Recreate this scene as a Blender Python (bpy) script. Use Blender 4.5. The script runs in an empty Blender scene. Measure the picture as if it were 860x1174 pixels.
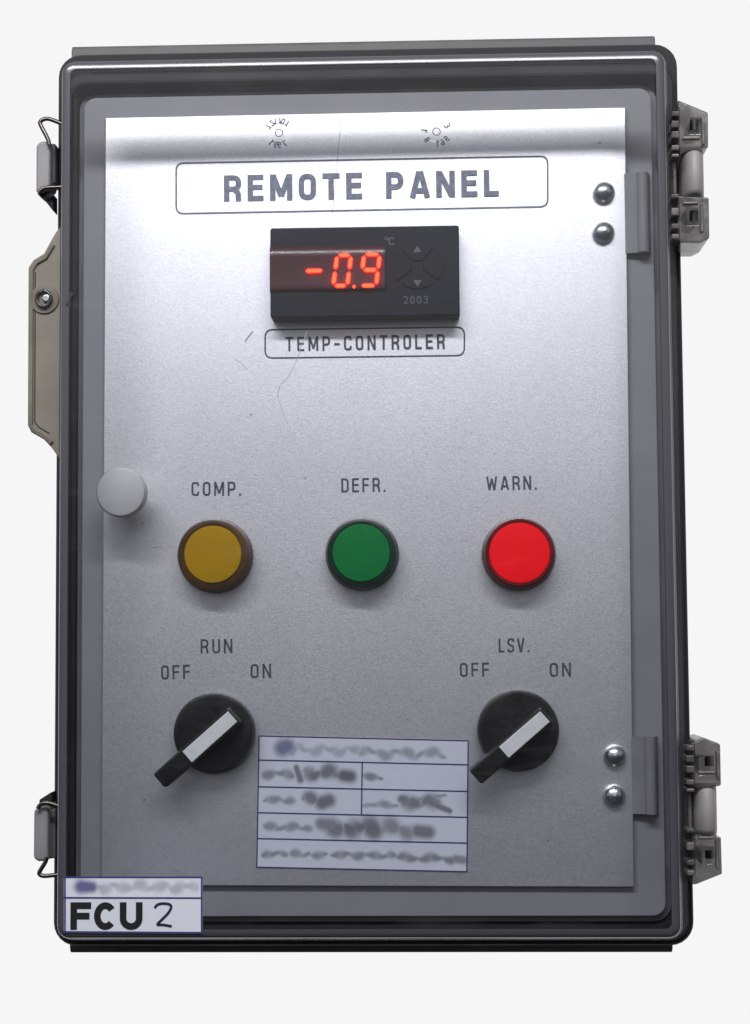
import bpy, bmesh, math, random
from mathutils import Vector, Matrix, Euler
random.seed(7)
scn = bpy.context.scene
COL = scn.collection
rad = math.radians

# ---------------------------------------------------------------- camera
cd = bpy.data.cameras.new('camera'); cam = bpy.data.objects.new('camera', cd)
COL.objects.link(cam); scn.camera = cam
cam.location = (0.03237, -0.79005, -0.06581)
cam.rotation_mode = 'XYZ'; cam.rotation_euler = (1.64056, 0.00689, 0.03526)
cd.sensor_fit = 'VERTICAL'; cd.sensor_height = 24; cd.lens = 2000 * 24 / 1174
cd.clip_start = 0.01; cd.clip_end = 100
scn.render.resolution_x = 750; scn.render.resolution_y = 1024

# ---------------------------------------------------------------- surroundings (light only)
world = bpy.data.worlds.new('World'); scn.world = world; world.use_nodes = True
wn, wl = world.node_tree.nodes, world.node_tree.links
wn.clear()
tc = wn.new('ShaderNodeTexCoord'); sp = wn.new('ShaderNodeSeparateXYZ'); wl.new(tc.outputs['Generated'], sp.inputs[0])
def wramp(src, stops, ease='EASE'):
    r = wn.new('ShaderNodeValToRGB'); r.color_ramp.interpolation = ease
    mr = wn.new('ShaderNodeMapRange'); mr.inputs[1].default_value = -1; mr.inputs[2].default_value = 1
    wl.new(src, mr.inputs[0]); wl.new(mr.outputs[0], r.inputs[0])
    e = r.color_ramp.elements
    while len(e) > 1: e.remove(e[-1])
    for i, (p, c) in enumerate(stops):
        el = e[0] if i == 0 else e.new((p + 1) / 2)
        el.position = (p + 1) / 2; el.color = tuple(c) + (1,)
    return r.outputs[0]
# room in front of the box, by height of the direction (z): dim floor, brighter ceiling
def sd(d): return math.tan(rad(d))
ab = wn.new('ShaderNodeMath'); ab.operation = 'ABSOLUTE'; wl.new(sp.outputs['Y'], ab.inputs[0])
mxm = wn.new('ShaderNodeMath'); mxm.operation = 'MAXIMUM'; wl.new(ab.outputs[0], mxm.inputs[0]); mxm.inputs[1].default_value = .02
slope = wn.new('ShaderNodeMath'); slope.operation = 'DIVIDE'; wl.new(sp.outputs['Z'], slope.inputs[0]); wl.new(mxm.outputs[0], slope.inputs[1])
def g(v, b=1.04): return (v, v, v * b)
room = wramp(slope.outputs[0], [(-1, g(.04)), (sd(-9), g(.05)), (sd(-1.5), g(.08)), (sd(3), g(.15)),
    (sd(9), g(.38)), (sd(14), g(.55)), (sd(19), g(.65)), (sd(30), g(.65)), (sd(44), g(.45)), (1, g(.35))], 'LINEAR')
bright = wramp(sp.outputs['Y'], [(-1, (0,0,0)), (.40, (0,0,0)), (.80, (1,1,1)), (1, (1,1,1))], 'LINEAR')
mx = wn.new('ShaderNodeMix'); mx.data_type = 'RGBA'
wl.new(bright, mx.inputs[0]); wl.new(room, mx.inputs[6]); mx.inputs[7].default_value = (.922, .922, .922, 1)
bg = wn.new('ShaderNodeBackground'); bg.inputs[1].default_value = 1
wo = wn.new('ShaderNodeOutputWorld'); wl.new(mx.outputs[2], bg.inputs[0]); wl.new(bg.outputs[0], wo.inputs[0])

def area(name, loc, target, sx, sy, power, col=(1, 1, 1)):
    l = bpy.data.lights.new(name, 'AREA'); l.shape = 'RECTANGLE'; l.size = sx; l.size_y = sy; l.energy = power; l.color = col
    o = bpy.data.objects.new(name, l); COL.objects.link(o); o.location = loc
    o.rotation_euler = (Vector(target) - Vector(loc)).to_track_quat('-Z', 'Y').to_euler()
    return o
area('ceiling_lamp', (-0.08, -0.68, 0.63), (0, 0, 0.06), 1.0, 0.06, 11.3, (1, 1, 1))

scn.view_settings.view_transform = 'Standard'; scn.view_settings.look = 'None'
scn.view_settings.exposure = 0; scn.view_settings.gamma = 1
scn.render.engine = 'CYCLES'
scn.cycles.transparent_max_bounces = 24

# ---------------------------------------------------------------- measuring: a pixel of the 860x1174 photo -> point on the plane at depth y (m)
CM = Euler((1.64056, 0.00689, 0.03526)).to_matrix(); CL = Vector((0.03237, -0.79005, -0.06581))
def P(px, py, y):
    d = CM @ Vector(((px - 430) / 2000, -(py - 587) / 2000, -1))
    return CL + d * ((y - CL.y) / d.y)
PX = 0.28 / 700 * 1.0633          # metres per photo pixel on the inner panel

# depths, back is +y
YL = 0.0       # lid front
YP = 0.050     # inner panel front
YF = 0.053     # frame front

# ---------------------------------------------------------------- materials
def mat(name, base, rough=.5, metal=0, spec=.5, noise=0, nscale=60, bump=0, bscale=400, emit=None, estr=0, trans=0, coat=0):
    m = bpy.data.materials.new(name); m.use_nodes = True
    n, l = m.node_tree.nodes, m.node_tree.links
    b = n['Principled BSDF']
    b.inputs['Base Color'].default_value = tuple(base) + (1,)
    b.inputs['Roughness'].default_value = rough; b.inputs['Metallic'].default_value = metal
    b.inputs['Specular IOR Level'].default_value = spec; b.inputs['Coat Weight'].default_value = coat
    if emit: b.inputs['Emission Color'].default_value = tuple(emit) + (1,); b.inputs['Emission Strength'].default_value = estr
    t = n.new('ShaderNodeTexCoord')
    if noise:
        nz = n.new('ShaderNodeTexNoise'); nz.inputs['Scale'].default_value = nscale; nz.inputs['Detail'].default_value = 5
        l.new(t.outputs['Object'], nz.inputs['Vector'])
        r = n.new('ShaderNodeMapRange'); r.inputs[1].default_value = .3; r.inputs[2].default_value = .7
        r.inputs[3].default_value = 1 - noise; r.inputs[4].default_value = 1 + noise
        l.new(nz.outputs[0], r.inputs[0])
        x = n.new('ShaderNodeVectorMath'); x.operation = 'SCALE'; x.inputs[0].default_value = base
        l.new(r.outputs[0], x.inputs['Scale']); l.new(x.outputs[0], b.inputs['Base Color'])
        r2 = n.new('ShaderNodeMapRange'); r2.inputs[1].default_value = .3; r2.inputs[2].default_value = .7
        r2.inputs[3].default_value = max(.02, rough - noise * .3); r2.inputs[4].default_value = min(1, rough + noise * .3)
        l.new(nz.outputs[0], r2.inputs[0]); l.new(r2.outputs[0], b.inputs['Roughness'])
    if bump:
        bz = n.new('ShaderNodeTexNoise'); bz.inputs['Scale'].default_value = bscale; bz.inputs['Detail'].default_value = 3
        l.new(t.outputs['Object'], bz.inputs['Vector'])
        bp = n.new('ShaderNodeBump'); bp.inputs['Strength'].default_value = bump; bp.inputs['Distance'].default_value = .0004
        l.new(bz.outputs[0], bp.inputs['Height']); l.new(bp.outputs[0], b.inputs['Normal'])
    if trans:
        tr = n.new('ShaderNodeBsdfTransparent'); ms = n.new('ShaderNodeMixShader'); ms.inputs[0].default_value = 1 - trans
        l.new(tr.outputs[0], ms.inputs[1]); l.new(b.outputs[0], ms.inputs[2]); l.new(ms.outputs[0], n['Material Output'].inputs[0])
    return m

def lid_material():
    m = bpy.data.materials.new('smoked_clear_plastic'); m.use_nodes = True
    n, l = m.node_tree.nodes, m.node_tree.links; n.remove(n['Principled BSDF'])
    t = n.new('ShaderNodeTexCoord')
    tr = n.new('ShaderNodeBsdfTransparent'); tr.inputs[0].default_value = (.905, .91, .925, 1)
    gl = n.new('ShaderNodeBsdfGlossy'); gl.inputs['Roughness'].default_value = .07
    # handling haze: a little roughness change and faint dust
    nz = n.new('ShaderNodeTexNoise'); nz.inputs['Scale'].default_value = 22; nz.inputs['Detail'].default_value = 6
    l.new(t.outputs['Object'], nz.inputs['Vector'])
    r = n.new('ShaderNodeMapRange'); r.inputs[1].default_value = .35; r.inputs[2].default_value = .7; r.inputs[3].default_value = .05; r.inputs[4].default_value = .13
    l.new(nz.outputs[0], r.inputs[0]); l.new(r.outputs[0], gl.inputs['Roughness'])
    ge = n.new('ShaderNodeNewGeometry'); dt = n.new('ShaderNodeVectorMath'); dt.operation = 'DOT_PRODUCT'
    l.new(ge.outputs['Normal'], dt.inputs[0]); l.new(ge.outputs['Incoming'], dt.inputs[1])
    def mth(op, a, b=None):
        x = n.new('ShaderNodeMath'); x.operation = op
        for i, v in enumerate((a, b)):
            if v is None: continue
            if isinstance(v, (int, float)): x.inputs[i].default_value = v
            else: l.new(v, x.inputs[i])
        return x.outputs[0]
    F = mth('ADD', mth('MULTIPLY', mth('POWER', mth('SUBTRACT', 1.0, mth('ABSOLUTE', dt.outputs['Value'])), 5.0), .95), .045)
    ms = n.new('ShaderNodeMixShader'); l.new(F, ms.inputs[0]); l.new(tr.outputs[0], ms.inputs[1]); l.new(gl.outputs[0], ms.inputs[2])
    df = n.new('ShaderNodeBsdfDiffuse'); df.inputs[0].default_value = (.5, .5, .53, 1)
    d2 = n.new('ShaderNodeMapRange'); d2.inputs[1].default_value = .45; d2.inputs[2].default_value = .8; d2.inputs[3].default_value = 0; d2.inputs[4].default_value = .004
    l.new(nz.outputs[0], d2.inputs[0])
    mp = n.new('ShaderNodeMapping'); mp.inputs['Scale'].default_value = (9, 9, 60); mp.inputs['Rotation'].default_value = (0, rad(6), 0); l.new(t.outputs['Object'], mp.inputs[0])
    sn = n.new('ShaderNodeTexNoise'); sn.inputs['Scale'].default_value = 2.2; sn.inputs['Detail'].default_value = 7; sn.inputs['Roughness'].default_value = .65; sn.inputs['Distortion'].default_value = .6; l.new(mp.outputs[0], sn.inputs['Vector'])
    sm = n.new('ShaderNodeMapRange'); sm.inputs[1].default_value = .56; sm.inputs[2].default_value = .80; sm.inputs[3].default_value = 0; sm.inputs[4].default_value = .025; l.new(sn.outputs[0], sm.inputs[0])
    hz = mth('ADD', d2.outputs[0], sm.outputs[0])
    m2 = n.new('ShaderNodeMixShader'); l.new(hz, m2.inputs[0]); l.new(ms.outputs[0], m2.inputs[1]); l.new(df.outputs[0], m2.inputs[2])
    l.new(m2.outputs[0], n['Material Output'].inputs[0])
    return m

def panel_material():
    m = bpy.data.materials.new('sandblasted_silver'); m.use_nodes = True
    n, l = m.node_tree.nodes, m.node_tree.links; b = n['Principled BSDF']
    b.inputs['Metallic'].default_value = 1
    t = n.new('ShaderNodeTexCoord')
    big = n.new('ShaderNodeTexNoise'); big.inputs['Scale'].default_value = 14; big.inputs['Detail'].default_value = 8; big.inputs['Roughness'].default_value = .6
    fine = n.new('ShaderNodeTexNoise'); fine.inputs['Scale'].default_value = 1250; fine.inputs['Detail'].default_value = 2
    spk = n.new('ShaderNodeTexVoronoi'); spk.inputs['Scale'].default_value = 1900
    for x in (big, fine, spk): l.new(t.outputs['Object'], x.inputs['Vector'])
    cr = n.new('ShaderNodeMapRange'); cr.inputs[1].default_value = .3; cr.inputs[2].default_value = .7; cr.inputs[3].default_value = .85; cr.inputs[4].default_value = .93
    l.new(big.outputs[0], cr.inputs[0])
    fr = n.new('ShaderNodeMapRange'); fr.inputs[1].default_value = .35; fr.inputs[2].default_value = .65; fr.inputs[3].default_value = .93; fr.inputs[4].default_value = 1.05
    l.new(fine.outputs[0], fr.inputs[0])
    dk = n.new('ShaderNodeTexNoise'); dk.inputs['Scale'].default_value = 190; dk.inputs['Detail'].default_value = 2; l.new(t.outputs['Object'], dk.inputs['Vector'])
    dr = n.new('ShaderNodeMapRange'); dr.inputs[1].default_value = .76; dr.inputs[2].default_value = .79; dr.inputs[3].default_value = 1; dr.inputs[4].default_value = .55; l.new(dk.outputs[0], dr.inputs[0])
    m0 = n.new('ShaderNodeMath'); m0.operation = 'MULTIPLY'; l.new(cr.outputs[0], m0.inputs[0]); l.new(dr.outputs[0], m0.inputs[1])
    mu = n.new('ShaderNodeMath'); mu.operation = 'MULTIPLY'; l.new(m0.outputs[0], mu.inputs[0]); l.new(fr.outputs[0], mu.inputs[1])
    cc = n.new('ShaderNodeCombineColor'); l.new(mu.outputs[0], cc.inputs[0]); l.new(mu.outputs[0], cc.inputs[1])
    m3 = n.new('ShaderNodeMath'); m3.operation = 'MULTIPLY'; m3.inputs[1].default_value = 1.035; l.new(mu.outputs[0], m3.inputs[0]); l.new(m3.outputs[0], cc.inputs[2])
    l.new(cc.outputs[0], b.inputs['Base Color'])
    rr = n.new('ShaderNodeMapRange'); rr.inputs[3].default_value = .39; rr.inputs[4].default_value = .48; l.new(spk.outputs['Color'], rr.inputs[0]); l.new(rr.outputs[0], b.inputs['Roughness'])
    bp = n.new('ShaderNodeBump'); bp.inputs['Strength'].default_value = .2; bp.inputs['Distance'].default_value = .00015
    l.new(fine.outputs[0], bp.inputs['Height']); l.new(bp.outputs[0], b.inputs['Normal'])
    return m

def ink_paper(name, paper, ink):
    m = bpy.data.materials.new(name); m.use_nodes = True
    n, l = m.node_tree.nodes, m.node_tree.links; b = n['Principled BSDF']
    b.inputs['Roughness'].default_value = .45
    a = n.new('ShaderNodeAttribute'); a.attribute_name = 'ink'
    l.new(a.outputs['Color'], b.inputs['Base Color'])
    return m

M = {}
M['lid'] = lid_material()
M['lid_wall'] = mat('smoked_plastic_wall', (.24, .24, .28), .5, spec=.12, noise=.35, nscale=30, trans=.87)
M['lid_side'] = mat('smoked_plastic_side', (.02, .02, .026), .6, spec=.06, noise=.2, nscale=30, trans=.75)
M['lid_corner'] = mat('smoked_plastic_corner', (.06, .06, .075), .4, spec=.2, noise=.2, nscale=30, trans=.35)
M['lid_edge'] = mat('smoked_plastic_edge', (.07, .07, .085), .2, spec=.6)
M['panel'] = panel_material()
M['body'] = mat('grey_enclosure_plastic', (.13, .13, .135), .8, spec=.08, noise=.08, nscale=25, bump=.2)
M['rim'] = mat('dark_rim_plastic', (.030, .030, .034), .6, spec=.12, noise=.2, nscale=50)
M['lip'] = mat('dark_grey_plastic', (.09, .09, .092), .5, spec=.25, noise=.2, nscale=50)
M['gasket'] = mat('black_rubber', (.022, .022, .026), .7, spec=.2)
M['frame'] = mat('light_grey_plastic', (.29, .285, .315), .5, spec=.3, noise=.08, nscale=18, bump=.2)
M['hinge_plate'] = mat('grey_hinge_plate', (.24, .235, .255), .45, spec=.3, noise=.1, nscale=40)
M['groove'] = mat('channel_grey_plastic', (.20, .20, .22), .5, spec=.3, noise=.15, nscale=30)  # one even grey for the channel floor
M['ink'] = mat('printed_ink', (.065, .068, .085), .6, noise=.5, nscale=300)
M['ink_title'] = mat('grey_title_ink', (.19, .205, .275), .6, noise=.35, nscale=350)  # plain grey ink, paler than the caption ink
M['black'] = mat('black_plastic', (.012, .012, .013), .38, noise=.4, nscale=90, bump=.3, bscale=500)
M['case'] = mat('charcoal_plastic', (.009, .010, .017), .5, spec=.15, noise=.25, nscale=200, bump=.3, bscale=900)
M['window'] = mat('dark_red_window', (.05, .006, .009), .2, spec=.35)
M['button'] = mat('soft_black_button', (.005, .005, .008), .5, spec=.2)
M['white_print'] = mat('pale_print', (.10, .10, .13), .6)
M['faint_print'] = mat('faint_grey_print', (.075, .075, .09), .6)
M['led'] = mat('red_led', (.5, .02, .01), .5, emit=(1, .010, .002), estr=15)
M['led_glare'] = mat('red_led_glare', (.5, .02, .01), .5, emit=(1, .13, .02), estr=2.4)
M['chrome'] = mat('chromed_steel', (.62, .65, .68), .27, metal=1, noise=.1, nscale=120)
M['wire'] = mat('steel_wire', (.12, .11, .105), .30, metal=1)
M['insert'] = mat('white_insert', (.80, .81, .82), .45, noise=.08, nscale=150)
M['knob'] = mat('translucent_white_knob', (.50, .50, .50), .5, noise=.06, nscale=50)
M['hinge'] = mat('smoked_brown_plastic', (.07, .064, .062), .14, spec=.8, noise=.7, nscale=150, trans=.26)
M['hinge2'] = mat('smoked_inner_plastic', (.14, .125, .118), .22, noise=.5, nscale=120)
M['barrel'] = mat('grey_barrel_plastic', (.33, .32, .315), .5, bump=.3, bscale=500, noise=.06, nscale=60)
M['latch'] = mat('grey_latch_plastic', (.25, .245, .25), .5, noise=.1, nscale=80)
M['tab'] = mat('olive_smoked_plastic', (.205, .185, .15), .42, noise=.12, nscale=40)
M['tab_rim'] = mat('olive_smoked_rim', (.17, .155, .128), .3, noise=.2, nscale=60)
M['rule'] = mat('blue_ruling_ink', (.035, .035, .16), .6)
M['fcu'] = mat('black_print', (.008, .008, .009), .5)
M['pen'] = mat('navy_marker_pen', (.012, .010, .05), .5)
M['paper'] = ink_paper('label_paper', None, None)
M['scratch'] = mat('scratch_line', (.26, .26, .30), .5)
M['scuff'] = mat('dark_scuff', (.01, .01, .012), .6)
M['emboss'] = mat('moulded_mark', (.07, .07, .10), .8, spec=.03, trans=.35)  # clear moulding's shading put in as grey; also colours fine scratches
M['emboss_light'] = mat('moulded_rim_glint', (.85, .85, .88), .2, trans=.25)  # pale colour stands in for light caught on the clear moulded ring
def lampmats(n, face, ring, e):
    M[n] = mat(n + '_lens', face, .55, spec=.06, noise=.07, nscale=60, emit=face, estr=e, bump=.2, bscale=350)
    M[n + '_ring'] = mat(n + '_bezel', ring, .35, spec=.25, noise=.4, nscale=70)
lampmats('amber', (.44, .245, .003), (.075, .035, .008), .0)
lampmats('green', (.002, .19, .045), (.004, .028, .016), .0)
lampmats('red', (.75, .002, .008), (.14, .003, .007), .42)

# ---------------------------------------------------------------- mesh helpers
root = bpy.data.objects.new('control_box', None); COL.objects.link(root)
root.location = (0, 0.08, -0.222)
root['label'] = 'grey control box with smoked clear lid over a silver remote panel and three round lamps'
root['category'] = 'control panel'

def build(name, bm, mats, parent=root, smooth=None, label=None, bevel=0, seg=2, pos=None):
    bmesh.ops.recalc_face_normals(bm, faces=bm.faces)
    if not isinstance(mats, (list, tuple)): mats = [mats]
    vs = [v.co for v in bm.verts]
    lo = Vector([min(v[i] for v in vs) for i in range(3)]); hi = Vector([max(v[i] for v in vs) for i in range(3)])
    c = (lo + hi) / 2
    for v in bm.verts: v.co -= c
    me = bpy.data.meshes.new(name); bm.to_mesh(me); bm.free()
    for m in mats: me.materials.append(M[m])
    o = bpy.data.objects.new(name, me); COL.objects.link(o)
    wp = Vector((0, 0, 0)); q = parent
    while q is not None: wp += q.location; q = q.parent
    o.parent = parent; o.location = c - wp
    if smooth:
        for p in me.polygons: p.use_smooth = len(p.vertices) <= 4
        md = o.modifiers.new('edges', 'EDGE_SPLIT'); md.split_angle = rad(smooth)
    if bevel:
        b = o.modifiers.new('bevel', 'BEVEL'); b.width = bevel; b.segments = seg; b.limit_method = 'ANGLE'; b.angle_limit = rad(40)
        if smooth: o.modifiers.move(1, 0)
        for p in me.polygons: p.use_smooth = True
        if not smooth:
            md = o.modifiers.new('wn', 'WEIGHTED_NORMAL'); md.keep_sharp = False
    if label: o['label'] = label
    return o

def rrect(hw, hh, r, n=6, cx=0, cz=0):
    pts = []
    for sx, sz, a0 in ((1, 1, 0), (-1, 1, 90), (-1, -1, 180), (1, -1, 270)):
        for k in range(n + 1):
            a = rad(a0 + 90 * k / n)
            pts.append((cx + sx * (hw - r) + r * math.cos(a), cz + sz * (hh - r) + r * math.sin(a)))
    return pts

def loft(bm, secs, cap0=True, cap1=True, mi=None):
    """secs: list of (y, [(x,z)...])"""
    rings = [[bm.verts.new((x, y, z)) for x, z in pts] for y, pts in secs]
    n = len(rings[0])
    for k in range(len(rings) - 1):
        for i in range(n):
            f = bm.faces.new((rings[k][i], rings[k][(i + 1) % n], rings[k + 1][(i + 1) % n], rings[k + 1][i]))
            if mi: f.material_index = mi[k]
    if cap0: bm.faces.new(rings[0][::-1])
    if cap1: bm.faces.new(rings[-1])
    return rings

def prism(bm, pts, y0, y1):
    return loft(bm, [(y0, pts), (y1, pts)])

def lathe(bm, cx, cz, prof, n=64, cap0=True, cap1=True, mi=None):
    """prof: list of (y, r) along the y axis"""
    return loft(bm, [(y, [(cx + r * math.cos(2 * math.pi * i / n), cz + r * math.sin(2 * math.pi * i / n)) for i in range(n)]) for y, r in prof], cap0, cap1, mi)

def box(bm, x0, x1, y0, y1, z0, z1):
    prism(bm, [(x0, z0), (x1, z0), (x1, z1), (x0, z1)], y0, y1)

def tube(bm, pts, r, n=8, closed=False):
    pts = [Vector(p) for p in pts]; rings = []
    N = len(pts); ref = None
    for i, p in enumerate(pts):
        if closed: t = pts[(i + 1) % N] - pts[i - 1]
        else: t = pts[min(i + 1, N - 1)] - pts[max(i - 1, 0)]
        t.normalize()
        if ref is None: ref = Vector((0, 1, 0)) if abs(t.y) < .8 else Vector((1, 0, 0))
        a = (ref - t * ref.dot(t)).normalized(); ref = a; b = t.cross(a)
        rings.append([bm.verts.new(p + (a * math.cos(2 * math.pi * k / n) + b * math.sin(2 * math.pi * k / n)) * r) for k in range(n)])
    for i in range(N if closed else N - 1):
        A, B = rings[i], rings[(i + 1) % N]
        for k in range(n): bm.faces.new((A[k], A[(k + 1) % n], B[(k + 1) % n], B[k]))
    if not closed: bm.faces.new(rings[0][::-1]); bm.faces.new(rings[-1])

def smoothpath(pts, it=3):
    pts = [Vector(p) for p in pts]
    for _ in range(it):
        q = [pts[0]]
        for a, b in zip(pts, pts[1:]): q += [a.lerp(b, .25), a.lerp(b, .75)]
        q.append(pts[-1]); pts = q
    return pts

def ribbon(bm, pts, w, y, th, closed=False):
    """flat strip of width w along (x,z) points, front at y, thickness th"""
    pts = [Vector((p[0], p[1])) for p in pts]; N = len(pts); L, Rr = [], []
    for i, p in enumerate(pts):
        d1 = (p - pts[i - 1]) if (i > 0 or closed) else None
        d2 = (pts[(i + 1) % N] - p) if (i < N - 1 or closed) else None
        if d1 is None or d1.length < 1e-9: d1 = d2
        if d2 is None or d2.length < 1e-9: d2 = d1
        d1 = d1.normalized(); d2 = d2.normalized()
        n1 = Vector((-d1.y, d1.x)); n2 = Vector((-d2.y, d2.x)); nn = (n1 + n2)
        if nn.length < 1e-6: nn = n1.copy()
        nn.normalize(); s = min(1.5, 1 / max(.3, nn.dot(n1)))
        L.append(p + nn * w / 2 * s); Rr.append(p - nn * w / 2 * s)
    def ring(i): return [bm.verts.new((L[i].x, y, L[i].y)), bm.verts.new((Rr[i].x, y, Rr[i].y)), bm.verts.new((Rr[i].x, y + th, Rr[i].y)), bm.verts.new((L[i].x, y + th, L[i].y))]
    rings = [ring(i) for i in range(N)]
    for i in range(N if closed else N - 1):
        A, B = rings[i], rings[(i + 1) % N]
        for k in range(4): bm.faces.new((A[k], A[(k + 1) % 4], B[(k + 1) % 4], B[k]))
    if not closed: bm.faces.new(rings[0][::-1]); bm.faces.new(rings[-1])

# ---------------------------------------------------------------- lettering: strokes of a plain technical alphabet
def fillet(pts, radii, closed=False, n=6):
    out = []; N = len(pts)
    for i in range(N):
        r = radii[i] if isinstance(radii, (list, tuple)) else radii
        p = Vector(pts[i])
        if (not closed and i in (0, N - 1)) or r <= 0: out.append(tuple(p)); continue
        a = Vector(pts[i - 1]) - p; b = Vector(pts[(i + 1) % N]) - p
        rr = min(r, a.length * .5, b.length * .5)
        A = p + a.normalized() * rr; B = p + b.normalized() * rr
        for k in range(n + 1):
            t = k / n; out.append(tuple(A * (1 - t) ** 2 * 1.0 + p * 2 * t * (1 - t) + B * t * t))
    return out

def glyph(ch, s, wide=1.0):
    h = s / 2; R = .26 if wide < 1.4 else .40
    W = {'M': .70, 'W': .78, 'I': s, 'L': .46, 'E': .50, 'F': .49, 'T': .54, '-': .40, '.': s * 1.1, ' ': .34, 'N': .58, 'A': .62, 'V': .58, '1': .34}.get(ch, .54) * wide
    if ch == '.': W = s * 1.1
    w = W; a, b, t, q = h, w - h, 1 - h, h
    G = {
     'R': [([(a, 0), (a, 1)], 0, 0), ([(a, t), (b, t), (b, .47), (a, .47)], R, 0), ([(b - .16 * wide, .47), (b - .02, .34), (b, 0)], .1, 0)],
     'E': [([(a, 0), (a, 1)], 0, 0), ([(a, t), (w, t)], 0, 0), ([(a, .52), (w * .94, .52)], 0, 0), ([(a, q), (w, q)], 0, 0)],
     'F': [([(a, 0), (a, 1)], 0, 0), ([(a, t), (w, t)], 0, 0), ([(a, .50), (w * .92, .50)], 0, 0)],
     'L': [([(a, 1), (a, q), (w, q)], 0, 0)],
     'T': [([(w / 2, 0), (w / 2, 1)], 0, 0), ([(0, t), (w, t)], 0, 0)],
     'M': [([(a, 0), (a, 1)], 0, 0), ([(b, 0), (b, 1)], 0, 0), ([(a + h * .2, 1 - h * .3), (w / 2, .16)], 0, 0), ([(b - h * .2, 1 - h * .3), (w / 2, .16)], 0, 0)],
     'N': [([(a, 0), (a, 1)], 0, 0), ([(b, 0), (b, 1)], 0, 0), ([(a + h * .3, 1 - h * .6), (b - h * .3, h * .6)], 0, 0)],
     'W': [([(a * .8, 1), (w * .27, 0)], 0, 0), ([(w * .27, 0), (w * .5, .85)], 0, 0), ([(w * .5, .85), (w * .73, 0)], 0, 0), ([(w * .73, 0), (w - a * .8, 1)], 0, 0)],
     'V': [([(a * .9, 1), (w / 2 - h * .2, 0)], 0, 0), ([(w - a * .9, 1), (w / 2 + h * .2, 0)], 0, 0)],
     'A': [([(a * .9, 0), (w / 2 - h * .25, 1)], 0, 0), ([(w - a * .9, 0), (w / 2 + h * .25, 1)], 0, 0), ([(w * .22, .27), (w * .78, .27)], 0, 0)],
     'O': [([(a, q), (a, t), (b, t), (b, q)], R, 1)], '0': [([(a, q), (a, t), (b, t), (b, q)], R, 1)],
     'D': [([(a, q), (a, t), (b, t), (b, q)], [0, 0, R, R], 1)],
     'P': [([(a, 0), (a, 1)], 0, 0), ([(a, t), (b, t), (b, .43), (a, .43)], R, 0)],
     'C': [([(b, .70), (b, t), (a, t), (a, q), (b, q), (b, .30)], R, 0)],
     'U': [([(a, 1), (a, q), (b, q), (b, 1)], R, 0)],
     'S': [([(b, .76), (b, t), (a, t), (a, .53), (b, .47), (b, q), (a, q), (a, .24)], .2, 0)],
     '-': [([(0, .44), (w, .44)], 0, 0)], '.': [([(w / 2, 0), (w / 2, s * 1.05)], 0, 0)],
     '2': [([(a, .74), (a, t), (b, t), (b, .58), (a, q), (w, q)], [0, .22, .22, .18, 0, 0], 0)],
     '3': [([(a, .78), (a, t), (b, t), (b, .53), (a + .12, .53)], .2, 0), ([(a + .12, .53), (b, .53), (b, q), (a, q), (a, .22)], .2, 0)],
     '1': [([(w * .65, 0), (w * .65, 1)], 0, 0), ([(w * .65, t), (0, .75)], 0, 0)],
     '9': [([(b, .5), (a, .5), (a, t), (b, t), (b, q), (a, q)], .2, 0)],
     '8': [([(a, .52), (a, t), (b, t), (b, .52)], .2, 1), ([(a, q), (a, .52), (b, .52), (b, q)], .2, 1)],
     '7': [([(0, t), (b, t), (w * .35, 0)], 0, 0)], '4': [([(w * .75, 0), (w * .75, 1)], 0, 0), ([(w * .75, t), (0, .3), (w, .3)], 0, 0)],
     '5': [([(b, t), (a, t), (a, .55), (b, .55), (b, q), (a, q)], .15, 0)], '6': [([(b, t), (a, t), (a, q), (b, q), (b, .52), (a, .52)], .2, 0)],
     ' ': [] }
    if wide >= 1.4 and ch == 'C':
        G['C'] = [([(w / 2 + (b - a) / 2 * math.cos(rad(x)), .5 + (.5 - h) * math.sin(rad(x))) for x in range(38, 323, 8)], 0, 0)]
    if wide >= 1.4 and ch == 'U':
        rr_ = (b - a) / 2
        G['U'] = [([(a, 1)] + [(w / 2 + rr_ * math.cos(rad(x)), h + rr_ + rr_ * math.sin(rad(x))) for x in range(180, 361, 12)] + [(b, 1)], 0, 0)]
    return w, G[ch]

def lettering(bm, word, o, e, hgt, s, y, gap=.2, wide=1.0, th=.00012, mirror=False):
    """word from world (x,z) point o to e along the baseline, cap height hgt (m), stroke s as share of height"""
    o = Vector((o[0], o[1])); e = Vector((e[0], e[1])); u = (e - o); Lw = u.length; u.normalize(); v = Vector((-u.y, u.x))
    tot = sum(glyph(c, s, wide)[0] for c in word) + gap * (len(word) - 1)
    k = Lw / (tot * hgt); x = 0; j = 0
    for c in word:
        w, strokes = glyph(c, s, wide)
        for pts, r, cl in strokes:
            q = fillet(pts, r, bool(cl))
            q = [o + u * ((x + (w - a if mirror else a)) * hgt * k) + v * (b * hgt) for a, b in q]
            ribbon(bm, q, s * hgt, y - j * .000012, th, bool(cl)); j += 1
        x += w + gap

def P2(px, py, y): p = P(px, py, y); return (p.x, p.z)
def text_px(name, word, x0, y0, x1, y1, hpx, spx, parent, m='ink', y=YP - .0002, gap=.2, wide=1.0, scale=None, label=None):
    bm = bmesh.new(); a, b = P2(x0, y0, y), P2(x1, y1, y)
    k = (Vector(b) - Vector(a)).length / math.hypot(x1 - x0, y1 - y0)
    lettering(bm, word, a, b, hpx * k, spx / hpx, y, gap, wide)
    return build(name, bm, m, parent, label=label)

# ---------------------------------------------------------------- enclosure body
HW, HH = .1400, .2018
bm = bmesh.new()
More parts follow.
